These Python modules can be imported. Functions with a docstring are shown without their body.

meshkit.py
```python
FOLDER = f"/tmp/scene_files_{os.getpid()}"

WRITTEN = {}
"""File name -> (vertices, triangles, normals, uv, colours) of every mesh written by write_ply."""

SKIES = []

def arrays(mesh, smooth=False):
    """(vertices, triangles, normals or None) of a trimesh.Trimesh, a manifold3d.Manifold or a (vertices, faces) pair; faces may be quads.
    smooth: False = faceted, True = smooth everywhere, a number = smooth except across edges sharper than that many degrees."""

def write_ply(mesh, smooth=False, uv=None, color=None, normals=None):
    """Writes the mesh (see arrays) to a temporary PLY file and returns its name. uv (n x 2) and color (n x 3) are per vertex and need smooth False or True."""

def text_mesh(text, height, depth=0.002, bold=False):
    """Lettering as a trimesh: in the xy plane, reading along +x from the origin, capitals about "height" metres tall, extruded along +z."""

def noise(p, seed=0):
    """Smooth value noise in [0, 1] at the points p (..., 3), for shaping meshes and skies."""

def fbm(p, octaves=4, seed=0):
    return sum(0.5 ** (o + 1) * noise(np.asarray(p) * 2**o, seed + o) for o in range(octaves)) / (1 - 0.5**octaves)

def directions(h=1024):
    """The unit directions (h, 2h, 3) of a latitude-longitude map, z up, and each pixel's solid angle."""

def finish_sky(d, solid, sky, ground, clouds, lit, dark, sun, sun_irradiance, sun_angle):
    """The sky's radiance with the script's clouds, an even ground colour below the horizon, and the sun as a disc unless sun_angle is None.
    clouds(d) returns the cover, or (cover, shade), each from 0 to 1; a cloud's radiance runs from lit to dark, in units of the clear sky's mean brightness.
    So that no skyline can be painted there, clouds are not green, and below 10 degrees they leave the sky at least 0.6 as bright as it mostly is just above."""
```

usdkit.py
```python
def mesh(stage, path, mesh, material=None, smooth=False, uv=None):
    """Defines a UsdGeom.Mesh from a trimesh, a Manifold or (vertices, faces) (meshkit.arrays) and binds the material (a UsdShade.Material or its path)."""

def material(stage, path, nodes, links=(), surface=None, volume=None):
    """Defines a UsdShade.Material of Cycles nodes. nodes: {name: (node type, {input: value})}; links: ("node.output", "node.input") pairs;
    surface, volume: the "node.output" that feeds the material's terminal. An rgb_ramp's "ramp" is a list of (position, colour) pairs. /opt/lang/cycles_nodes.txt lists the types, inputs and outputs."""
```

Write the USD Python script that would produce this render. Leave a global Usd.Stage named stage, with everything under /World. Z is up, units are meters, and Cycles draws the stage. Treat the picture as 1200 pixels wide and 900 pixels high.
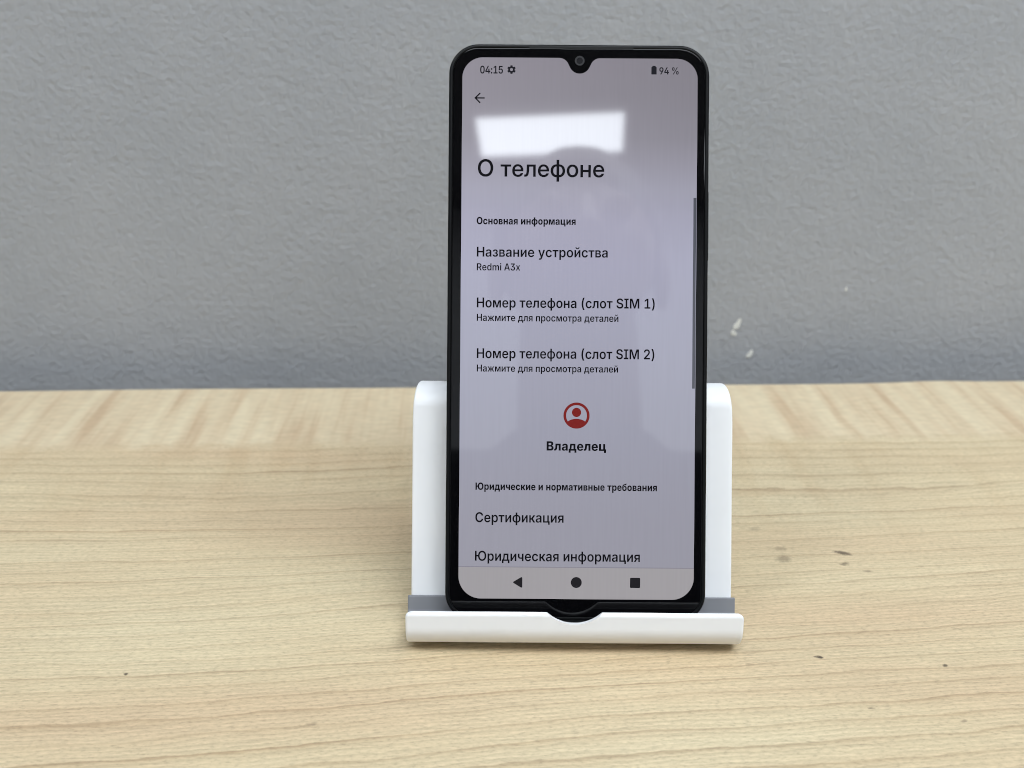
import math, glob
import numpy as np, trimesh, manifold3d as m3, usdkit, meshkit
from pxr import Usd, UsdGeom, UsdLux, UsdShade, Sdf, Gf
from PIL import Image, ImageDraw, ImageFont
from shapely import affinity, box, union_all, Point, Polygon

stage = Usd.Stage.CreateInMemory()
UsdGeom.SetStageUpAxis(stage, UsdGeom.Tokens.z)
UsdGeom.SetStageMetersPerUnit(stage, 1.0)
UsdGeom.Xform.Define(stage, '/World'); UsdGeom.Scope.Define(stage, '/World/Looks')

# ------------------------------------------------------------------ camera, light
PITCH, ROLL, EYE_Z, DIST = math.radians(23.0), math.radians(0.45), 0.1854, 0.291
EXPOSURE = 0.0
SP, CP = math.sin(PITCH), math.cos(PITCH)
FW = np.array([0, CP, -SP]); R0 = np.array([1., 0, 0]); U0 = np.cross(R0, FW)
RT = math.cos(ROLL) * R0 + math.sin(ROLL) * U0; UP = np.cross(RT, FW)
EYE = np.array([0, 0, EYE_Z])
cam = UsdGeom.Camera.Define(stage, '/World/camera')
cam.AddTransformOp().Set(Gf.Matrix4d(*RT, 0, *UP, 0, *(-FW), 0, *EYE, 1))
cam.CreateHorizontalApertureAttr(36.0); cam.CreateVerticalApertureAttr(27.0)
cam.CreateFocalLengthAttr(34.8); cam.CreateClippingRangeAttr(Gf.Vec2f(0.02, 50))
cam.CreateFStopAttr(14.0); cam.CreateFocusDistanceAttr(0.290)
cam.CreateExposureAttr(EXPOSURE)

DOME, LAMP = 0.25, 12.3
usdkit.material(stage, '/World/Looks/room_air', {'b': ('background_shader', {'color': (0.94, 0.98, 1.03), 'strength': DOME})}, surface='b.background')
dome = UsdLux.DomeLight.Define(stage, '/World/room_glow'); dome.CreateIntensityAttr(1.0)
UsdShade.MaterialBindingAPI.Apply(dome.GetPrim()).Bind(UsdShade.Material.Get(stage, '/World/Looks/room_air'))
CEIL = 1.90                                       # ceiling height above the desk top
# ceiling panels: x0, x1, y0, y1 and the label of each
PANELS = [(-0.1115, 0.3425, -2.125, -1.927, 'small ceiling light panel mirrored as a white bar on the phone screen'),
          (0.95, 2.15, -2.135, -1.925, 'added unseen long ceiling light right of the small panel, brightens the rear wall'),  # added lamp, kept out of the screen's reflection, to brighten the rear wall
          (-0.45, 1.15, -0.88, -0.22, 'wide ceiling light panel between the small panel and the wall'),
          (-1.65, -0.85, -0.50, -0.02, 'ceiling light panel above the left half of the desk'),
          (0.80, 1.95, -0.38, 0.19, 'ceiling light panel above the right half of the desk')]

# ------------------------------------------------------------------ helpers
used = {}
def numbered(path):
    n = used.get(path, 0); used[path] = n + 1
    return path if n == 0 else f'{path}_{n:03d}'
def keys(prim, label=None, cat=None, group=None, kind=None):
    for k, v in (('label', label), ('category', cat), ('group', group), ('kind', kind)):
        if v: prim.SetCustomDataByKey(k, v)
    return prim
def thing(name, label, cat, matrix=None, group=None):
    x = UsdGeom.Xform.Define(stage, numbered('/World/' + name))
    if matrix is not None: x.AddTransformOp().Set(Gf.Matrix4d(*np.asarray(matrix).ravel().tolist()))
    return keys(x.GetPrim(), label, cat, group)
def obj(name, mesh, mat, parent=None, smooth=False, matrix=None):
    path = numbered((str(parent.GetPath()) if parent else '/World') + '/' + name)
    m = usdkit.mesh(stage, path, mesh, '/World/Looks/' + mat, smooth)
    if matrix is not None: m.AddTransformOp().Set(Gf.Matrix4d(*np.asarray(matrix).ravel().tolist()))
    return m.GetPrim()
def frame(x, y, z, o):
    return np.array([[*x, 0], [*y, 0], [*z, 0], [*o, 1]], float)
def bx(x0, x1, y0, y1, z0, z1):
    b = trimesh.creation.box((x1 - x0, y1 - y0, z1 - z0)); b.apply_translation(((x0 + x1) / 2, (y0 + y1) / 2, (z0 + z1) / 2)); return b
def extrude(shape, depth, z=0.0):
    ms = [trimesh.creation.extrude_polygon(g, depth, engine='earcut') for g in getattr(shape, 'geoms', [shape])]
    m = trimesh.util.concatenate(ms); m.apply_translation((0, 0, z)); return m
def manifold(m):
    return m3.Manifold(m3.Mesh(np.asarray(m.vertices, np.float32), np.asarray(m.faces, np.uint32)))
def grid_tube(rings, caps=True):
    """rings: (n, k, 3) closed rings lofted into a closed skin."""
    r = np.asarray(rings, float); n, k = r.shape[:2]
    v = r.reshape(-1, 3); f = []
    for i in range(n - 1):
        for j in range(k):
            a, b, c, d = i * k + j, i * k + (j + 1) % k, (i + 1) * k + (j + 1) % k, (i + 1) * k + j
            f += [[a, b, c], [a, c, d]]
    return v, f
def std(name, color, rough=0.5, **kw):
    return usdkit.material(stage, '/World/Looks/' + name, {'p': ('principled_bsdf', {'base_color': color, 'roughness': rough, **kw})}, surface='p.BSDF')

# ------------------------------------------------------------------ materials
def wood_material():
    N, L = {}, []
    N['tc'] = ('texture_coordinate', {})
    def mapn(n, sc, loc=(0, 0, 0)):
        N[n] = ('mapping', {'scale': sc, 'location': loc}); L.append(('tc.object', n + '.vector'))
    def noise(n, sc, loc=(0, 0, 0), detail=2.0, rough=0.5):
        mapn(n + 'm', sc, loc); N[n] = ('noise_texture', {'scale': 1.0, 'detail': detail, 'roughness': rough}); L.append((n + 'm.vector', n + '.vector'))
    def math_(n, t, a, b=None, c=None, clamp=False):
        d = {'math_type': t, 'use_clamp': clamp}
        for s, v in (('value1', a), ('value2', b), ('value3', c)):
            if isinstance(v, str): L.append((v, n + '.' + s))
            elif v is not None: d[s] = v
        N[n] = ('math', d)
    def ramp(n, src, stops):
        N[n] = ('rgb_ramp', {'ramp': stops}); L.append((src, n + '.fac'))
    def mix(n, typ, fac, a, b):
        d = {'mix_type': typ}
        for s, v in (('fac', fac), ('color1', a), ('color2', b)):
            if isinstance(v, str): L.append((v, n + '.' + s))
            else: d[s] = v
        N[n] = ('mix', d)
    g = lambda x: (x, x, x)
    N['xyz'] = ('separate_xyz', {}); L.append(('tc.object', 'xyz.vector'))
    # growth rings: a warped saw-tooth across the boards, grain along x
    noise('wa', (2.6, 6.0, 1), (3.1, 0.4, 0), 1.5); noise('wb', (30, 140, 1), (0, 7, 0), 3.0, .6); noise('wc', (0.1, 22, 1), (0, 2.2, 0), 1.0)
    math_('w1', 'multiply_add', 'wa.fac', 0.040, 'xyz.y'); math_('w2', 'multiply_add', 'wb.fac', 0.0046, 'w1.value'); math_('w3', 'multiply_add', 'wc.fac', 0.022, 'w2.value')
    math_('w4', 'multiply', 'xyz.x', -0.035); math_('w', 'add', 'w3.value', 'w4.value')
    math_('ring', 'divide', 'w.value', 0.0068); math_('fr', 'fraction', 'ring.value'); math_('fl', 'floor', 'ring.value')
    N['rnd'] = ('white_noise_texture', {'dimensions': '1D'}); L.append(('fl.value', 'rnd.w'))
    ramp('line', 'fr.value', [(0, g(.5)), (.05, g(.10)), (.35, g(0)), (.62, g(.12)), (.84, g(.38)), (.93, g(.82)), (.97, g(.82)), (1.0, g(.5))])
    noise('lv', (9, 90, 1), (4, 1, 0), 2)
    ramp('lvr', 'lv.fac', [(.3, g(.35)), (.7, g(1.1))])
    math_('rs', 'multiply_add', 'rnd.value', 0.66, 0.30)
    math_('l1', 'multiply', 'line.color', 'rs.value'); math_('l2', 'multiply', 'l1.value', 'lvr.color')
    # broad colour drift, fibres, pores
    noise('drift', (5, 26, 1), (9, 2, 0), 3)
    ramp('base', 'drift.fac', [(.30, (.605, .512, .335)), (.5, (.580, .472, .302)), (.70, (.560, .430, .274))])
    noise('fib', (70, 1300, 1), (0, 0, 0), 3, .6); ramp('fibr', 'fib.fac', [(.28, g(.88)), (.5, g(1.0)), (.72, g(1.09))])
    math_('ringf', 'divide', 'w.value', 0.0017); math_('frf', 'fraction', 'ringf.value'); noise('fv', (14, 160, 1), (2, 6, 0), 2); math_('ff0', 'multiply', 'frf.value', 'fv.fac')
    N['ff'] = ('map_range', {'from_min': 0.1, 'from_max': .55, 'to_min': 1.03, 'to_max': .87, 'clamp': True}); L.append(('ff0.value', 'ff.value'))
    noise('spk', (500, 1500, 1), (2, 0, 0), 2, .7); ramp('spkr', 'spk.fac', [(.28, g(.74)), (.45, g(.98)), (.72, g(1.14))])
    noise('pore', (230, 1500, 1), (5, 5, 0), 1, .5); ramp('porer', 'pore.fac', [(.0, g(.60)), (.255, g(.72)), (.30, g(1.0))])
    mix('c1', 'mix', 'l2.value', 'base.color', (.375, .262, .150))
    mix('c2', 'multiply', .8, 'c1.color', 'fibr.color')
    mix('c25', 'multiply', 1.0, 'c2.color', 'ff.result')
    mix('c3', 'multiply', .9, 'c25.color', 'spkr.color')
    mix('c4', 'multiply', .8, 'c3.color', 'porer.color')
    # rippled figure across the grain, strongest toward the wall
    noise('chat', (75, 11, 1), (1, 0, 0), 2.5, .55); ramp('chatr', 'chat.fac', [(.34, (.80, .70, .60)), (.5, g(1.0)), (.68, (1.06, 1.06, 1.06))])
    N['near'] = ('map_range', {'from_min': -0.16, 'from_max': -0.05, 'to_min': 0.0, 'to_max': .34, 'clamp': True}); L.append(('xyz.y', 'near.value'))
    mix('c5', 'multiply', 'near.result', 'c4.color', 'chatr.color')
    # the end strip along the wall: veneer turned a quarter, streaks running to the wall
    noise('st', (120, 8, 1), (0.7, 3, 0), 3, .55); ramp('str', 'st.fac', [(.30, (.49, .36, .228)), (.45, (.575, .463, .307)), (.62, (.620, .525, .358))])
    noise('ste', (160, 420, 1), (0, 3, 0), 3, .6); ramp('ster', 'ste.fac', [(.3, g(.90)), (.7, g(1.10))])
    mix('s1', 'multiply', .9, 'str.color', 'ster.color')
    noise('edge', (190, 120, 1), (0, 0, 0), 2, .6); math_('e1', 'multiply_add', 'edge.fac', 0.014, 'xyz.y')
    N['strip'] = ('map_range', {'from_min': -0.0580, 'from_max': -0.0490, 'to_min': 0.0, 'to_max': 1.0, 'clamp': True}); L.append(('e1.value', 'strip.value'))
    mix('c6', 'mix', 'strip.result', 'c5.color', 's1.color')
    last = 'c6.color'
    # scuffs and dirt specks: x, y (from the back edge), half length, half width, turn, strength
    noise('dn', (900, 900, 1), (0, 0, 0), 3, .65)
    for i, (x, y, a, b, t, s) in enumerate(SPOTS):
        N[f'd{i}m'] = ('mapping', {'mapping_type': 'texture', 'location': (x, y, 0), 'rotation': (0, 0, t), 'scale': (a, b, 1)}); L.append(('tc.object', f'd{i}m.vector'))
        N[f'd{i}l'] = ('vector_math', {'math_type': 'length'}); N[f'd{i}s'] = ('vector_math', {'math_type': 'multiply', 'vector2': (1, 1, 0)})
        L.append((f'd{i}m.vector', f'd{i}s.vector1')); L.append((f'd{i}s.vector', f'd{i}l.vector1'))
        math_(f'd{i}a', 'multiply_add', 'dn.fac', 1.5, f'd{i}l.value')
        N[f'd{i}r'] = ('map_range', {'from_min': 1.15, 'from_max': 1.75, 'to_min': s, 'to_max': 0.0, 'clamp': True}); L.append((f'd{i}a.value', f'd{i}r.value'))
        mix(f'dc{i}', 'mix', f'd{i}r.result', last, (.09, .065, .045)); last = f'dc{i}.color'
    math_('bh', 'multiply', 'fib.fac', 1.0)
    N['bump'] = ('bump', {'strength': .12, 'distance': .00015}); L.append(('bh.value', 'bump.height'))
    N['p'] = ('principled_bsdf', {'roughness': .42, 'specular_ior_level': .35}); L += [(last, 'p.base_color'), ('bump.normal', 'p.normal')]
    usdkit.material(stage, '/World/Looks/maple_laminate', N, L, surface='p.BSDF')
SPOTS = [(.1076, -.1493, .0040, .0014, -.35, .85), (.1058, -.1560, .0022, .0012, .2, .6), (.0860, -.1523, .0035, .0026, .3, .45), (.0866, -.1460, .0030, .0016, 0, .35),
         (.1120, -.1605, .0018, .0008, -.2, .5), (.0812, -.2039, .0016, .0007, -.3, 1.1), (.1165, -.2088, .0010, .0008, .4, .9), (-.1175, -.2050, .0008, .0007, 0, .95),
         (.0599, -.2066, .0022, .0009, 0, .22), (-.0624, -.2269, .0020, .0009, .2, .35), (.0881, -.2257, .0010, .0005, 0, .5), (.1114, -.2314, .0014, .0006, .2, .45), (.0815, -.1329, .0026, .0018, 0, .28)]
wood_material()

def wall_material():
    N = {'tc': ('texture_coordinate', {}),
         'm': ('mapping', {'scale': (1, 1, 1)}),
         'a': ('noise_texture', {'scale': 360.0, 'detail': 3.0, 'roughness': .55, 'distortion': .15}),
         'b': ('noise_texture', {'scale': 75.0, 'detail': 2.0, 'roughness': .5}),
         'v': ('voronoi_texture', {'feature': 'smooth_f1', 'scale': 330.0, 'smoothness': .7, 'randomness': 1.0}),
         'av': ('math', {'math_type': 'multiply_add', 'value2': .35}), 'h': ('math', {'math_type': 'multiply_add', 'value2': .8}),
         'n': ('bump', {'strength': 1.0, 'distance': .00052}),
         'd': ('noise_texture', {'scale': 14.0, 'detail': 4.0}),
         'r': ('rgb_ramp', {'ramp': [(.3, (.338, .352, .371)), (.7, (.371, .381, .397))]}),
         'p': ('principled_bsdf', {'roughness': .55, 'specular_ior_level': .3})}
    L = [('tc.object', 'm.vector')] + [('m.vector', x + '.vector') for x in 'abvd'] + [
        ('v.distance', 'av.value1'), ('a.fac', 'av.value3'), ('b.fac', 'h.value1'), ('av.value', 'h.value3'), ('h.value', 'n.height'),
        ('d.fac', 'r.fac'), ('r.color', 'p.base_color'), ('n.normal', 'p.normal')]
    usdkit.material(stage, '/World/Looks/grey_wall_paint', N, L, surface='p.BSDF')
wall_material()
std('paint_chip_plaster', (.74, .74, .69), .8)
usdkit.material(stage, '/World/Looks/white_plastic', {'tc': ('texture_coordinate', {}), 'n': ('noise_texture', {'scale': 45.0, 'detail': 5.0, 'roughness': .65}), 'f': ('noise_texture', {'scale': 2600.0, 'detail': 1.0}),
    'r': ('rgb_ramp', {'ramp': [(.25, (.79, .80, .805)), (.42, (.83, .84, .85)), (.75, (.845, .855, .865))]}), 'b': ('bump', {'strength': .10, 'distance': .00006}),
    'q': ('map_range', {'from_min': .3, 'from_max': .7, 'to_min': .36, 'to_max': .50}), 'p': ('principled_bsdf', {})},
    [('tc.object', 'n.vector'), ('tc.object', 'f.vector'), ('n.fac', 'r.fac'), ('r.color', 'p.base_color'), ('n.fac', 'q.value'), ('q.result', 'p.roughness'), ('f.fac', 'b.height'), ('b.normal', 'p.normal')], surface='p.BSDF')
std('grey_rubber', (.215, .22, .235), .62)
std('dark_rubber', (.03, .03, .032), .7)
std('phone_frame', (.004, .0045, .005), .38, specular_ior_level=.18)
std('cover_glass', (.0015, .0015, .002), .035, ior=1.42)
std('print_ink', (.004, .004, .006), .6, specular_ior_level=.05, specular_tint=(1, 1, 1))
std('scroll_grey', (.012, .012, .015), .05, emission_color=(.075, .08, .10), emission_strength=1.0)
std('icon_red', (.02, .003, .003), .05, emission_color=(.175, .016, .015), emission_strength=1.0)
std('status_ink', (.004, .004, .006), .6, specular_ior_level=.05, emission_color=(.008, .008, .011), emission_strength=1.0)
std('nav_ink', (.004, .004, .006), .6, specular_ior_level=.05, emission_color=(.012, .011, .012), emission_strength=1.0)
std('line_ink', (.02, .02, .02), .05, emission_color=(.20, .19, .24), emission_strength=1.0)
std('lens_ring', (.022, .022, .024), .5, specular_ior_level=.2)
std('lens_glass', (.012, .012, .014), .1)
std('slot_black', (.001, .001, .001), .8)
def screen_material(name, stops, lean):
    """a lit display under glass; emission painted weaker toward the upper right: viewing-angle falloff and part of a reflection"""
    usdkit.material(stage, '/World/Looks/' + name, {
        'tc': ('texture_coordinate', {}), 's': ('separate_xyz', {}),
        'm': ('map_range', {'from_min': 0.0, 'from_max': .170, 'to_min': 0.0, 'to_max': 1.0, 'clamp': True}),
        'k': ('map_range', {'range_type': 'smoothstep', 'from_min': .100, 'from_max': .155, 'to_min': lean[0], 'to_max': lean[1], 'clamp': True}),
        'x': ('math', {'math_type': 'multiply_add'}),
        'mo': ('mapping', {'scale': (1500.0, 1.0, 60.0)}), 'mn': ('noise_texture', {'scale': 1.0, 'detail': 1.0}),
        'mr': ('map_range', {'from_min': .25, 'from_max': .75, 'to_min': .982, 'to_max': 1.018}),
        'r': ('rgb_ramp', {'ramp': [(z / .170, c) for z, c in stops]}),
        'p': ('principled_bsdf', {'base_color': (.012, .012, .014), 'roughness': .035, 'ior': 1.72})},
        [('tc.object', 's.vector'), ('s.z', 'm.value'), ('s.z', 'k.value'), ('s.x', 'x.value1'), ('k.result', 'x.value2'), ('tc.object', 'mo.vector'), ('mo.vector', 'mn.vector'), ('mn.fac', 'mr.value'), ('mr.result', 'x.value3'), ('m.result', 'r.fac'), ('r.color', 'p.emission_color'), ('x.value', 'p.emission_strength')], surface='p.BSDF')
screen_material('display', [(.0, (0.304, 0.301, 0.351)), (.03, (0.311, 0.308, 0.368)), (.06, (0.328, 0.332, 0.410)), (.085, (0.355, 0.360, 0.455)), (.105, (0.375, 0.375, 0.485)), (.118, (0.372, 0.368, 0.470)), (.127, (0.355, 0.350, 0.430)), (.1345, (0.315, 0.305, 0.365)), (.142, (0.274, 0.263, 0.306)), (.155, (0.251, 0.238, 0.274)), (.165, (0.246, 0.231, 0.266))], (-.6, -3.2))  # upper drop paints part of the wall and ceiling reflection into the emission
screen_material('display_bar', [(.0, (.345, .33, .345)), (.16, (.345, .33, .345))], (0, 0))
usdkit.material(stage, '/World/Looks/small_lamp_diffuser', {'e': ('emission', {'color': (.91, .975, 1.04), 'strength': 9.3})}, surface='e.emission')
usdkit.material(stage, '/World/Looks/lamp_diffuser', {'e': ('emission', {'color': (.91, .975, 1.04), 'strength': LAMP})}, surface='e.emission')
std('white_wall_paint', (.85, .85, .86), .8)
std('ceiling_paint', (.22, .215, .21), .8)
std('lamp_frame', (.75, .75, .75), .4)
std('skin', (.22, .135, .095), .5)
std('hair', (.018, .013, .010), .5)
std('dark_shirt', (.03, .032, .04), .9)
std('desk_edge', (.50, .41, .26), .5)

# ------------------------------------------------------------------ setting: wall, desk, ceiling
YAW = math.radians(2.54); ex = np.array([math.cos(YAW), math.sin(YAW), 0]); ey = np.array([-math.sin(YAW), math.cos(YAW), 0]); ez = np.array([0, 0, 1.])
EDGE = np.array([0, .43492, 0]); GAP = .027
DESK, WALL = frame(ex, ey, ez, EDGE), frame(ex, ey, ez, EDGE + ey * GAP)
wall = obj('wall', bx(-2.2, 2.2, 0, .12, -.75, CEIL), 'grey_wall_paint', matrix=WALL)
keys(wall, 'rough grey painted wall behind the desk', 'wall', kind='structure')
back = obj('wall', bx(-2.4, 2.4, -2.62, -2.50, -.75, CEIL + .10), 'white_wall_paint'); keys(back, 'white wall behind the photographer, mirrored dimly in the screen', 'wall', kind='structure')
rng = np.random.default_rng(4)
def chip(x, z, a, b, turn):
    t = np.linspace(0, 2 * math.pi, 22, endpoint=False)
    r = 1 + .22 * np.sin(2 * t + rng.uniform(0, 6)) + .16 * np.sin(3 * t + rng.uniform(0, 6)) + rng.uniform(-.1, .1, len(t))
    g = affinity.rotate(Polygon(np.c_[a * r * np.cos(t), b * r * np.sin(t)]), turn, origin=(0, 0))
    m = extrude(g, .0003); m.apply_transform(trimesh.transformations.rotation_matrix(math.pi / 2, (1, 0, 0))); m.apply_translation((x, -.0001, z))
    return m
for x, z, a, b, t in ((.1136, .0206, .0014, .0026, -18), (.1121, .0160, .0013, .0014, 0), (.1214, .0046, .0013, .0020, -25), (.1660, .0386, .0006, .0008, 0)):
    obj('paint_chip', chip(x, z, a, b, t), 'paint_chip_plaster', wall)
# desk: its back edge is slightly bowed, the body a slab with eased edges
xs = np.r_[-.95, np.linspace(-.40, .40, 81), .95]
bow = .0016 * np.exp(-((xs - .205) / .018) ** 2) + .0004 * np.sin(xs * 31) - .0006 * np.exp(-((xs - .12) / .05) ** 2)
def slab(inset, z):
    return np.r_[np.c_[xs, bow - inset, np.full(len(xs), z)], [[.95, -.68 + inset, z]], [[-.95, -.68 + inset, z]]]
rr = [slab(.0012 * (1 - math.sin(a)), -.0012 * (1 - math.cos(a))) for a in np.linspace(0, math.pi / 2, 6)] + [slab(0, -.045)]
dv, df = grid_tube(rr)
top = [[0, 0, 0]]
k = len(rr[0]); n0 = len(dv); dv = np.vstack([dv, [[0, -.3, 0], [0, -.3, -.045]]])
df = df + [[n0, (j + 1) % k, j] for j in range(k)] + [[n0 + 1, n0 - k + j, n0 - k + (j + 1) % k] for j in range(k)]
dm = trimesh.Trimesh(dv, df, process=False); dm.fix_normals()
desk = obj('desk', dm, 'maple_laminate', smooth=35, matrix=DESK)
keys(desk, 'pale maple desk top the phone stand is standing on', 'desk', kind='structure')
ceil = obj('ceiling', bx(-2.4, 2.4, -2.495, .55, CEIL + .03, CEIL + .10), 'ceiling_paint'); keys(ceil, 'plain ceiling with light panels above the desk', 'ceiling', kind='structure')
for x0, x1, y0, y1, lab in PANELS:
    cr, sr = math.cos(math.radians(4.3)), math.sin(math.radians(4.3))
    t = thing('ceiling_light', lab, 'ceiling light', frame((cr, sr, 0), (-sr, cr, 0), (0, 0, 1), ((x0 + x1) / 2, (y0 + y1) / 2, CEIL)))
    a, b = (x1 - x0) / 2, (y1 - y0) / 2
    obj('diffuser', bx(-a, a, -b, b, 0, .006), 'small_lamp_diffuser' if a < .3 else 'lamp_diffuser', t)
    obj('lamp_frame', extrude(box(-a - .012, -b - .012, a + .012, b + .012).difference(box(-a - .0005, -b - .0005, a + .0005, b + .0005)), .032, -.004), 'lamp_frame', t)

# ------------------------------------------------------------------ phone stand
PX = .01908                                         # centre of the phone across
PB = EYE + DIST * FW + (-.0696) * U0                # foot of the phone's front face, x = 0
TILT = lambda x, o: frame((1, 0, 0), (0, CP, -SP), (0, SP, CP), o)      # local x across, y into the phone, z along it
SX = .0185
base = np.array([SX, PB[1] + .004, 0.])
def to_stand(v):
    """tilted (x, y, z) of the phone's axes -> the stand's own upright frame"""
    v = np.asarray(v, float); w = PB + v[..., 1:2] * np.array([0, CP, -SP]) + v[..., 2:3] * np.array([0, SP, CP]); w[..., 0] = v[..., 0]
    w[..., 1] -= base[1]; return w
def arc(cx, cz, r, a0, a1, n):
    a = np.radians(np.linspace(a0, a1, n)); return np.c_[cx + r * np.cos(a), cz + r * np.sin(a)]
def tip_inset(q, tip):
    return tip - np.sqrt(np.maximum(0, tip ** 2 - np.maximum(0, tip - q) ** 2)) if tip else 0.0 * q
def strip(path, t, halfw, r, sections=7, tip=0.0):
    """a bent plastic strip: path (n, 2) in tilted (y, z), thickness t, half width along the path, edge radius r"""
    p = np.asarray(path, float); d = np.gradient(p, axis=0); d /= np.linalg.norm(d, axis=1, keepdims=True); nrm = np.c_[-d[:, 1], d[:, 0]]
    rings = []
    for sgn in (-1, 1):
        aa = np.linspace(0, math.pi / 2, sections)
        for a in (aa[::-1] if sgn < 0 else aa):
            x_in = r * (1 - math.sin(a))
            h = t / 2 - (r - math.sqrt(max(0, r * r - (r - x_in) ** 2)))
            h = max(h, t / 2 - r + 1e-5)
            side1, side2 = p + nrm * h, p - nrm * h
            c0 = [p[0] + nrm[0] * h * math.cos(b) - d[0] * h * math.sin(b) for b in np.linspace(math.pi, 0, 8)[1:-1]]
            c1 = [p[-1] + nrm[-1] * h * math.cos(b) + d[-1] * h * math.sin(b) for b in np.linspace(0, math.pi, 8)[1:-1]]
            ring = np.vstack([side1, c1, side2[::-1], c0]); hw = np.r_[halfw, [halfw[-1]] * 6, halfw[::-1], halfw[0] - tip_inset(t / 2 * (1 - np.sin(np.linspace(math.pi, 0, 8)[1:-1])), tip) + tip_inset(t / 2, tip)]
            rings.append(np.c_[sgn * (hw - x_in), ring])
    v, f = grid_tube(rings); k = len(rings[0]); n = len(p)
    for o, flip in ((0, False), (len(v) - k, True)):                        # end caps, closed as quads between both sides of the path
        idx = lambda s, i: o + (i if s == 0 else n + 6 + (n - 1 - i))
        q = []
        for i in range(n - 1):
            q += [[idx(0, i), idx(0, i + 1), idx(1, i + 1)], [idx(0, i), idx(1, i + 1), idx(1, i)]]
        for j in range(5): q.append([idx(0, n - 1), o + n + j, o + n + j + 1])
        q.append([idx(0, n - 1), o + n + 5, idx(1, n - 1)])
        for j in range(5): q.append([idx(1, 0), o + 2 * n + 6 + j, o + 2 * n + 6 + j + 1])
        q.append([idx(1, 0), o + 2 * n + 11, idx(0, 0)])
        f += [x[::-1] for x in q] if flip else q
    m = trimesh.Trimesh(v, f, process=False); m.merge_vertices(1e-8); m.fix_normals()
    return m
def dense(pts, step=.0012):
    out = [np.asarray(pts[0], float)]
    for a, b in zip(pts[:-1], pts[1:]):
        a, b = np.asarray(a, float), np.asarray(b, float); n = max(1, int(np.linalg.norm(b - a) / step)); out += [a + (b - a) * i / n for i in range(1, n + 1)]
    return np.array(out)
T = .0020; E3 = 1e-3
lip_y, plate_y, zc, R = -6.8, 10.4, 62.2, 7.2
LT = math.radians(14.0)                               # the lip leans outward from the phone
lip_z = -.5; RB = 6.2
lb = np.array([lip_y + (3.2 - lip_z) * math.tan(LT), lip_z]); ac = lb + RB * np.array([math.cos(LT), math.sin(LT)])
fl = ac + RB * np.array([math.cos(math.radians(288)), math.sin(math.radians(288))])
path = np.vstack([dense(np.array([(lip_y, 3.2), lb]) * E3, .00022), arc(ac[0], ac[1], RB, 194, 288, 20)[1:] * E3,
                  dense(np.array([fl, (plate_y - 3.6 - 1.0, -2.15)]) * E3)[1:], arc(plate_y - 3.6, 1.35, 3.6, -74, 0, 12)[1:] * E3,
                  dense(np.array([(plate_y, 1.4), (plate_y, zc)]) * E3, .004)[1:], arc(plate_y + R, zc, R, 180, 43, 30)[1:] * E3])
tail = path[-1]; td = np.array([math.sin(math.radians(43)), -math.cos(math.radians(43))])
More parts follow.
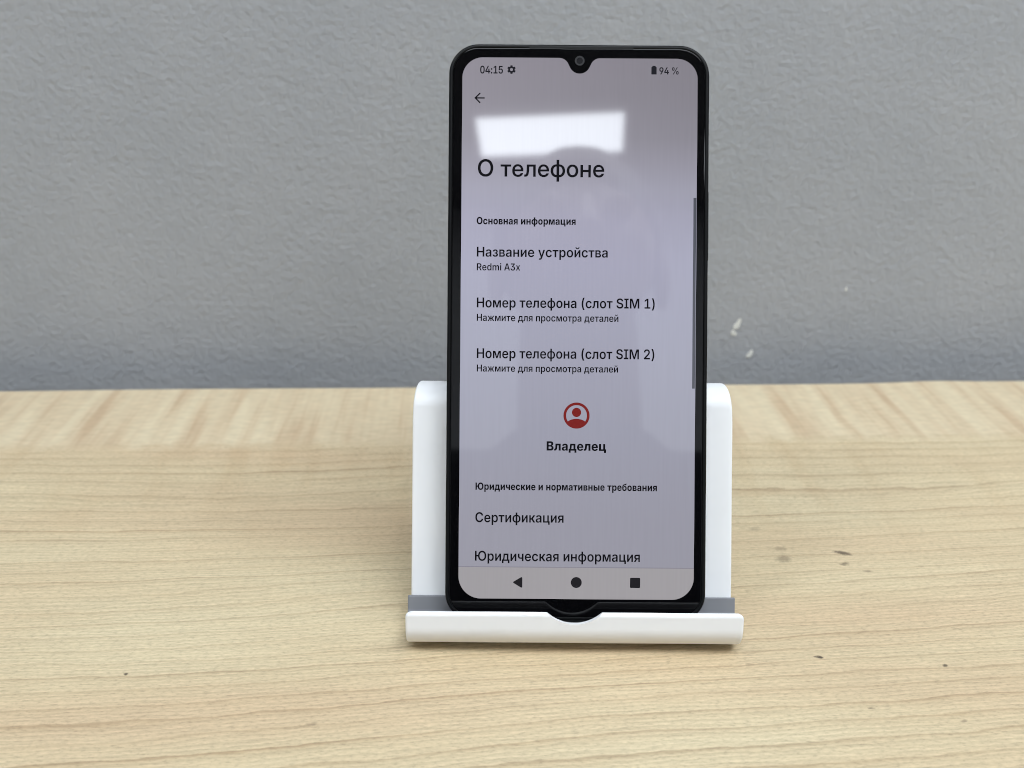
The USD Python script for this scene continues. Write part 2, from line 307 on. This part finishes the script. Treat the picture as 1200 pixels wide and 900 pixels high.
# the rear leg runs down to the desk
wz = lambda q: (PB + q[0] * np.array([0, CP, -SP]) + q[1] * np.array([0, SP, CP]))[2]
L = 0.0
while wz(tail + td * L) > .0013: L += .0005
path = np.vstack([path, dense([tail, tail + td * L], .004)[1:]])
s = np.r_[0, np.cumsum(np.linalg.norm(np.diff(path, axis=0), axis=1))]
half = np.full(len(s), .0486)
tip = 1.8e-3
half -= tip_inset(s + T / 2, tip)
i0 = int(np.argmin(np.abs(path[:, 0] - plate_y * E3) + np.abs(path[:, 1] - (zc - 3) * E3))); s0 = s[i0]
half -= np.clip((s - s0) / .026, 0, 1) ** 2 * .0045
stand = thing('phone_stand', 'white plastic phone stand with grey rubber lining holding the black phone', 'phone stand', frame((1, 0, 0), (0, 1, 0), (0, 0, 1), base))
body = strip(path, T, half, .0007, 6, tip)
lip_top = 4.2 * E3
def notch_cut(grow=0.0):
    c = m3.Manifold.cylinder(.014, .0112 + grow, circular_segments=96).rotate((90, 0, 0)).translate((0, .0015, lip_top + .0112 - .0034))
    return c
def cut(m, c):
    r = manifold(m) - c
    q = r.to_mesh(); return trimesh.Trimesh(q.vert_properties[:, :3], q.tri_verts, process=False)
def split(m, keep):
    return m
body = cut(body, notch_cut())
# parts of the stand: lip, back plate, rear leg are one bent strip in look but separate pieces in use: cut at the floor and at the top roll
def part(m, z_lo=-1, z_hi=1, y_lo=-1, y_hi=1):
    b = m3.Manifold.cube((.3, y_hi - y_lo, z_hi - z_lo), False).translate((-.15, y_lo, z_lo))
    q = (manifold(m) ^ b).to_mesh(); return trimesh.Trimesh(q.vert_properties[:, :3], q.tri_verts, process=False)
def up(m):
    m = m.copy(); m.vertices = to_stand(m.vertices); return m
ysplit = (plate_y + R) * E3
obj('lip', up(part(body, y_hi=.0)), 'white_plastic', stand, 40)
obj('back_plate', up(part(body, y_lo=.0, y_hi=ysplit)), 'white_plastic', stand, 40)
obj('rear_leg', up(part(body, y_lo=ysplit)), 'white_plastic', stand, 40)
# grey rubber lining inside the channel
tl = .0009; off = T / 2 + tl / 2 + .00003
p0 = path; d0 = np.gradient(p0, axis=0); d0 /= np.linalg.norm(d0, axis=1, keepdims=True); n0_ = np.c_[-d0[:, 1], d0[:, 0]]
sel = (s > .0012) & (np.arange(len(s)) < i0) & ~((p0[:, 0] > (plate_y - .01) * E3) & (p0[:, 1] > 5.2 * E3))
lp = (p0 + n0_ * off)[sel]
lp = lp[np.r_[True, np.linalg.norm(np.diff(lp, axis=0), axis=1) > 1e-5]]
lin = strip(np.vstack([lp, [[lp[-1][0], 5.0 * E3]]]) if lp[-1][1] < 4.6 * E3 else lp, tl, np.interp(np.arange(len(lp) + (1 if lp[-1][1] < 4.6 * E3 else 0)), [0, len(lp) * .35, len(lp) * .8], [.0484, .0488, .0495]), .0003, 4)
obj('rubber_lining', up(cut(lin, notch_cut(.0002))), 'grey_rubber', stand, 40)
for sx in (-1, 1):
    for yy, zz in ((.0066, -.0050),):
        w = to_stand(np.array([[0, yy, zz]]))[0]
        zt = w[2]
        c = trimesh.creation.cylinder(.0042, max(zt, .0006), sections=32); c.apply_translation((sx * .0365, w[1], max(zt, .0006) / 2))
        obj('rubber_foot', c, 'dark_rubber', stand, 40)

# ------------------------------------------------------------------ phone
PW, PH, PT = .0766, .1696, .0083
phone = thing('phone', 'black smartphone with lit settings screen leaning upright in the white stand', 'phone', TILT(0, PB + np.array([PX, 0, 0])))
def rrect(x0, x1, z0, z1, r, n=14):
    """r: one radius or (bottom left, bottom right, top right, top left)"""
    r = np.broadcast_to(r, 4); c = [(x0 + r[0], z0 + r[0], 180, r[0]), (x1 - r[1], z0 + r[1], 270, r[1]), (x1 - r[2], z1 - r[2], 0, r[2]), (x0 + r[3], z1 - r[3], 90, r[3])]
    return np.vstack([np.c_[cx + q * np.cos(np.radians(np.linspace(a, a + 90, n))), cz + q * np.sin(np.radians(np.linspace(a, a + 90, n)))] for cx, cz, a, q in c])
def lay(poly, thick, y_front):
    """flat piece parallel to the glass; its front face at local y = y_front (negative is toward the viewer)"""
    m = extrude(poly, thick)
    v = m.vertices; m.vertices = np.c_[v[:, 0], y_front + thick - v[:, 2], v[:, 1]]; return m
OUT_R = (.0080, .0080, .0088, .0088)
def body_ring(ins, y):
    q = rrect(-PW / 2 + ins, PW / 2 - ins, ins, PH - ins, np.maximum(np.array(OUT_R) - ins, .001)); return np.c_[q[:, 0], np.full(len(q), y), q[:, 1]]
GI = .00115                                            # frame width round the glass
rings = [body_ring(GI + .00004, .0008), body_ring(GI + .00002, .00022), body_ring(GI - .00020, .00002), body_ring(GI - .00045, .0)]
rings += [body_ring(.0007 * (1 - math.sin(a)), .0006 + .0 - .0006 * math.cos(a) + .0) for a in np.linspace(0.15, math.pi / 2, 7)]
rings += [body_ring(0, PT - .0022)] + [body_ring(.0020 * (1 - math.cos(a)), PT - .0022 + .0022 * math.sin(a)) for a in np.linspace(.2, math.pi / 2, 7)]
v, f = grid_tube(rings); k = len(rings[0]); n0 = len(v)
v = np.vstack([v, [[0, .0008, PH / 2], [0, PT, PH / 2]]])
f = f + [[n0, (j + 1) % k, j] for j in range(k)] + [[n0 + 1, n0 - k + j, n0 - k + (j + 1) % k] for j in range(k)]
bm = trimesh.Trimesh(v, f, process=False); bm.fix_normals()
case = obj('case', bm, 'phone_frame', phone, 35)
ge = GI + .00012
gl = [body_ring(ge, .0007), body_ring(ge, .00016), body_ring(ge + .00006, .00004), body_ring(ge + .0002, 0)]
v, f = grid_tube(gl); k = len(gl[0]); n0 = len(v); v = np.vstack([v, [[0, 0, PH / 2], [0, .0007, PH / 2]]])
f = f + [[n0, n0 - 2 - k + 2 + j - 0, n0 - k + (j + 1) % k] for j in range(k)] + [[n0 + 1, (j + 1) % k, j] for j in range(k)]
gm = trimesh.Trimesh(v, f, process=False); gm.fix_normals()
obj('front_glass', gm, 'cover_glass', phone, 35)
# picture pixels of the photograph's front face -> millimetres on the glass (a fixed layout of the user interface)
KX = 1160.0
def at(px, py):
    """point on the phone's front face, in the phone's own x, z"""
    a, b = (px - 600) / KX, -(py - 450) / KX
    x, u = DIST * (a * math.cos(ROLL) - b * math.sin(ROLL)), DIST * (a * math.sin(ROLL) + b * math.cos(ROLL))
    return x - PX, u + .0696
def mid(*p): return tuple(np.mean([at(*q) for q in p], axis=0))
MM = DIST / KX                                        # metres per picture pixel on the face
sx0, sx1 = -.0153 - PX, .05388 - PX; sz0, sz1 = -.0631 + .0696, .09596 + .0696
scr = Polygon(rrect(sx0, sx1, sz0, sz1, (.0066, .0066, .0061, .0061), 24))
nx, _ = at(679.4, 71)
# dewdrop notch round the camera
ndp = []
r1, r2 = 12.6 * MM, 12.0 * MM; cz = sz1 - (18.2 * MM - r1)          # round bottom, fillets into the upper edge
dx = 24.2 * MM; fz = sz1 - r2
bot = [(nx + r1 * math.cos(a), cz + r1 * math.sin(a)) for a in np.radians(np.linspace(205, 335, 30))]
lf = [(nx - dx + r2 * math.cos(a), fz + r2 * math.sin(a)) for a in np.radians(np.linspace(90, 32, 14))]
rf = [(nx + dx + r2 * math.cos(a), fz + r2 * math.sin(a)) for a in np.radians(np.linspace(148, 90, 14))]
drop = Polygon([(nx - dx, sz1 + .002)] + lf + bot + rf + [(nx + dx, sz1 + .002)]).buffer(0)
scr = scr.difference(drop)
_, nav_z = at(675, 665)
YS, YT = -.00002, -.00005
upper = scr.intersection(box(-1, nav_z + .00009, 1, 1)); lower = scr.intersection(box(-1, -1, 1, nav_z - .00009))
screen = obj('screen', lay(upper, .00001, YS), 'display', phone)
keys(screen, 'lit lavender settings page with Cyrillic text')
obj('navigation_bar', lay(lower, .00001, YS), 'display_bar', screen)
obj('divider_line', lay(box(sx0, nav_z - .00009, sx1, nav_z + .00009), .00001, YS), 'line_ink', screen)

FONT = glob.glob('/opt/blender-*/*/datafiles/fonts/Inter.woff2')[0]
def lettering(text, weight):
    """outlines of a line of lettering, capitals 1 unit tall, ink starting at x = 0"""
    S = 192
    font = ImageFont.truetype(FONT, S); font.set_variation_by_axes([28 if weight == 545 else 18, weight])
    x0, y0, x1, y1 = font.getbbox(text, anchor='ls')
    im = Image.new('L', (x1 - x0 + 8, y1 - y0 + 8)); ImageDraw.Draw(im).text((4 - x0, 4 - y0), text, 255, font=font, anchor='ls')
    on = np.pad(np.asarray(im) > 127, ((0, 0), (1, 1))).astype(np.int8)
    rows, st = np.nonzero(np.diff(on, axis=1) == 1); en = np.nonzero(np.diff(on, axis=1) == -1)[1]
    g = union_all(box(st, -rows - 1, en, -rows)).buffer(1.1).buffer(-1.1).simplify(1.0)
    cap = -font.getbbox('Н', anchor='ls')[1]
    b = g.bounds
    return affinity.affine_transform(g, [1 / cap, 0, 0, 1 / cap, -b[0] / cap, (4 - y0) / cap]), (b[2] - b[0]) / cap
def write(name, text, x0, x1, cap_y, base_y, weight=400, ink='print_ink'):
    g, w = lettering(text, weight)
    X0, Z0 = at(x0, base_y); X1, Z1 = at(x1, base_y); cap = (base_y - cap_y) * MM
    # lines of text lie level on the screen
    kx = (x1 - x0) * MM / w
    obj(name, lay(affinity.affine_transform(g, [kx, 0, 0, cap, X0, (Z0 + Z1) / 2]), .00001, YT), ink, screen)
write('clock_text', '04:15', 562.6, 589.4, 77.2, 86.2, 680, 'status_ink')
write('battery_text', '94 %', 772.6, 795.2, 79.0, 87.2, 680, 'status_ink')
write('title_text', 'О телефоне', 560, 708, 187.2, 207.3, 545)
write('heading_text', 'Основная информация', 558.6, 674.6, 254.6, 263.2, 780)
write('item_text', 'Название устройства', 558.8, 712.2, 289.8, 301.3, 610)
write('detail_text', 'Redmi A3x', 558.8, 609.6, 308.6, 316.9, 610)
write('item_text', 'Номер телефона (слот SIM 1)', 558.8, 767.2, 349.4, 361.0, 610)
write('detail_text', 'Нажмите для просмотра деталей', 558.8, 724.6, 368.4, 376.7, 610)
write('item_text', 'Номер телефона (слот SIM 2)', 558.8, 766.7, 408.8, 420.4, 610)
write('detail_text', 'Нажмите для просмотра деталей', 558.8, 724.2, 427.8, 436.0, 610)
write('owner_text', 'Владелец', 640.6, 710.2, 517.3, 528.2, 780)
write('heading_text', 'Юридические и нормативные требования', 557.2, 769.8, 566.2, 574.8, 780)
write('item_text', 'Сертификация', 557.0, 660.4, 600.6, 612.2, 610)
write('item_text', 'Юридическая информация', 556.6, 749.8, 646.2, 657.8, 610)
def icon(name, shape, c, ink):
    x, z = at(*c); obj(name, lay(affinity.affine_transform(shape, [MM, 0, 0, MM, x, z]), .00001, YT), ink, screen)
P0 = Point(0, 0)
gear = P0.buffer(3.9, 32)
for i in range(6):
    a = math.radians(30 + 60 * i); gear = gear.union(affinity.rotate(box(2.8, -1.25, 5.0, 1.25), math.degrees(a), origin=(0, 0)))
icon('settings_icon', gear.buffer(-.25).buffer(.25).difference(P0.buffer(1.75, 24)), (599.4, 81.6), 'status_ink')
icon('battery_icon', box(-3.1, -5, 3.1, 3.6).buffer(-.6).buffer(.6).union(box(-1.6, 3, 1.6, 5)).union(Polygon([(-3.1, 3), (-1.8, 4.6), (1.8, 4.6), (3.1, 3)])), (766.4, 82.3), 'status_ink')
from shapely.geometry import LineString
icon('back_arrow', LineString([(5.8, 0), (-5.2, 0)]).buffer(.78, cap_style='flat').union(LineString([(.5, 5.7), (-5.2, 0), (.5, -5.7)]).buffer(.78, cap_style='flat', join_style='mitre')), (562.2, 114.8), 'print_ink')
ring = P0.buffer(15.3, 48).difference(P0.buffer(12.2, 48))
shoulder = affinity.scale(P0.buffer(1, 48), 13.2, 8.6, origin=(0, 0)); shoulder = affinity.translate(shoulder, 0, -12.4).intersection(P0.buffer(13.5, 48))
icon('owner_icon', ring.union(shoulder).union(Point(0, 3.7).buffer(5.4, 32)), (675.6, 487), 'icon_red')
icon('back_button', Polygon([(-5.6, 0), (5.4, 6.6), (5.4, -6.6)]).buffer(-.8).buffer(1.0), (606.4, 682.4), 'nav_ink')
icon('home_button', P0.buffer(6.4, 40), (675.3, 682.6), 'nav_ink')
icon('recents_button', box(-5.9, -5.9, 5.9, 5.9).buffer(-1).buffer(1), (744.2, 683.1), 'nav_ink')
(bx0, bz0), (bx1, bz1) = at(811.2, 455.5), at(815.9, 232)
obj('scroll_bar', lay(box(sx1 - .00095, bz0, sx1 - .00012, bz1), .00001, YT), 'scroll_grey', screen)
# front camera, earpiece, side button
cx_, cz_ = at(679.4, 71.2)
fc = obj('front_camera', lay(Point(cx_, cz_).buffer(5.7 * MM, 32).difference(Point(cx_, cz_).buffer(3.7 * MM, 32)), .00001, YS), 'lens_ring', phone)
obj('lens', lay(Point(cx_, cz_).buffer(3.7 * MM, 32), .00001, YS), 'lens_glass', fc)
(ea, ez_), (eb, _) = at(621, 55.6), at(742, 56)
obj('earpiece_slot', lay(box(ea, ez_ - .00022, eb, ez_ + .00022).buffer(.0001), .00001, -.00003), 'slot_black', phone)
_, vb = at(830, 305); _, vt = at(831, 222)
vbm = m3.CrossSection([rrect(-.0011, .0011, vb, vt, .0010, 8)]).extrude(.0006).to_mesh()
vv = vbm.vert_properties[:, :3]; obj('volume_button', trimesh.Trimesh(np.c_[PW / 2 - .0002 + vv[:, 2], PT / 2 - .001 + vv[:, 0], vv[:, 1]], vbm.tri_verts, process=False), 'phone_frame', phone)

# ------------------------------------------------------------------ the photographer, mirrored faintly in the screen
def ball(c, r, sc=(1, 1, 1), seg=32):
    return m3.Manifold.sphere(1.0, seg).scale(tuple(np.array(sc) * r)).translate(tuple(c))
def bone(a, ra, b, rb): return m3.Manifold.batch_hull([ball(a, ra), ball(b, rb)])
def smooth_mesh(m, edge, it):
    q = m.refine_to_length(edge).to_mesh(); t = trimesh.Trimesh(q.vert_properties[:, :3], q.tri_verts); trimesh.smoothing.filter_taubin(t, iterations=it); return t
HX, HY, HZ = .063, -.285, .432                         # head centre
per = thing('person', 'person in a dark shirt mirrored faintly in the phone screen', 'person', frame((1, 0, 0), (0, 1, 0), (0, 0, 1), (HX, HY - .05, -.30)))
hz = HZ + .30; o = lambda x, y, z: (x, y + .05, z + hz)
head = m3.Manifold.batch_hull([ball(o(0, -.02, .025), 1, (.077, .094, .088)), ball(o(0, .030, -.075), 1, (.040, .042, .036)), ball(o(0, .035, -.02), 1, (.064, .055, .06))])
head = head + m3.Manifold.batch_hull([ball(o(0, .088, .01), .008), ball(o(0, .108, -.028), .011), ball(o(-.012, .092, -.03), .008), ball(o(.012, .092, -.03), .008)])
for sx in (-1, 1):
    head = head + ball(o(sx * .079, -.012, -.012), 1, (.008, .018, .031)) - ball(o(sx * .031, .094, .012), .012) + ball(o(sx * .031, .078, .012), .013)
head = head + ball(o(0, .081, -.060), 1, (.024, .010, .005)) + ball(o(0, .079, -.068), 1, (.020, .010, .006))
sh_z = hz - .215
neck = bone(o(0, -.03, -.06), .056, (0, .0, sh_z + .02), .060)
S = [(-.175, 0, sh_z - .02), (.175, 0, sh_z - .02)]
torso = m3.Manifold.batch_hull([ball(S[0], .055), ball(S[1], .055), ball((0, -.01, sh_z - .15), 1, (.165, .11, .12)), ball((0, .0, .12), 1, (.155, .11, .10))]) + m3.Manifold.batch_hull([ball((0, -.01, sh_z - .2), 1, (.15, .11, .1)), ball((0, .0, .04), 1, (.165, .12, .10))])
arms = None; hands = None
for sx, s_ in ((-1, S[0]), (1, S[1])):
    el, wr = (sx * .245, -.02, sh_z - .30), (sx * .225, .10, sh_z - .52)
    a = bone(s_, .052, el, .040) + bone(el, .040, wr, .028)
    arms = a if arms is None else arms + a
    d = np.array([-.05 * sx, .35, -.94]); d /= np.linalg.norm(d); side = np.array([0, .94, .35]); side /= np.linalg.norm(side)
    w = np.array(wr); palm = m3.Manifold.batch_hull([ball(w + d * .02 + side * .012, .015), ball(w + d * .02 - side * .012, .015), ball(w + d * .09 + side * .030, .012), ball(w + d * .09 - side * .030, .012)])
    hd = palm + bone(w, .026, w + d * .03, .020)
    for i, ln in enumerate((.070, .080, .074, .058)):
        b0 = w + d * .088 + side * (.030 - .020 * i); b1 = b0 + d * ln * .5 + np.array([-sx * .006, 0, 0]); b2 = b1 + d * ln * .5 + np.array([-sx * .018, 0, 0])
        hd = hd + bone(b0, .0095, b1, .0088) + bone(b1, .0088, b2, .0075)
    t0 = w + d * .03 + side * .020; t1 = t0 + d * .035 + side * .030; hd = hd + bone(t0, .012, t1, .010) + bone(t1, .010, t1 + d * .032 + side * .004, .008)
    hands = hd if hands is None else hands + hd
obj('body', smooth_mesh(head + neck + torso + arms + hands, .008, 12), 'skin', per, True)
shirt = m3.Manifold.batch_hull([ball(S[0], .061), ball(S[1], .061), ball((0, -.01, sh_z - .15), 1, (.173, .118, .126)), ball((0, .0, .12), 1, (.163, .118, .10))]) + m3.Manifold.batch_hull([ball((0, -.01, sh_z - .2), 1, (.158, .118, .1)), ball((0, .0, .04), 1, (.173, .128, .106))]) + bone((0, -.01, sh_z + .005), .075, (0, -.01, sh_z - .03), .11)
for sx, s_ in ((-1, S[0]), (1, S[1])):
    el = (sx * .245, -.02, sh_z - .30); wr = (sx * .229, .08, sh_z - .49); shirt = shirt + bone(s_, .059, el, .047) + bone(el, .047, wr, .036)
obj('shirt', smooth_mesh(shirt, .010, 10), 'dark_shirt', per, True)
hair = ball(o(0, -.026, .036), 1, (.0835, .100, .0925)) - m3.Manifold.cube((.3, .3, .3), True).rotate((-28, 0, 0)).translate(o(0, .185, -.055)) - m3.Manifold.cube((.4, .4, .3), True).translate(o(0, .10, -.175))
obj('hair', smooth_mesh(hair, .006, 6), 'hair', per, True)
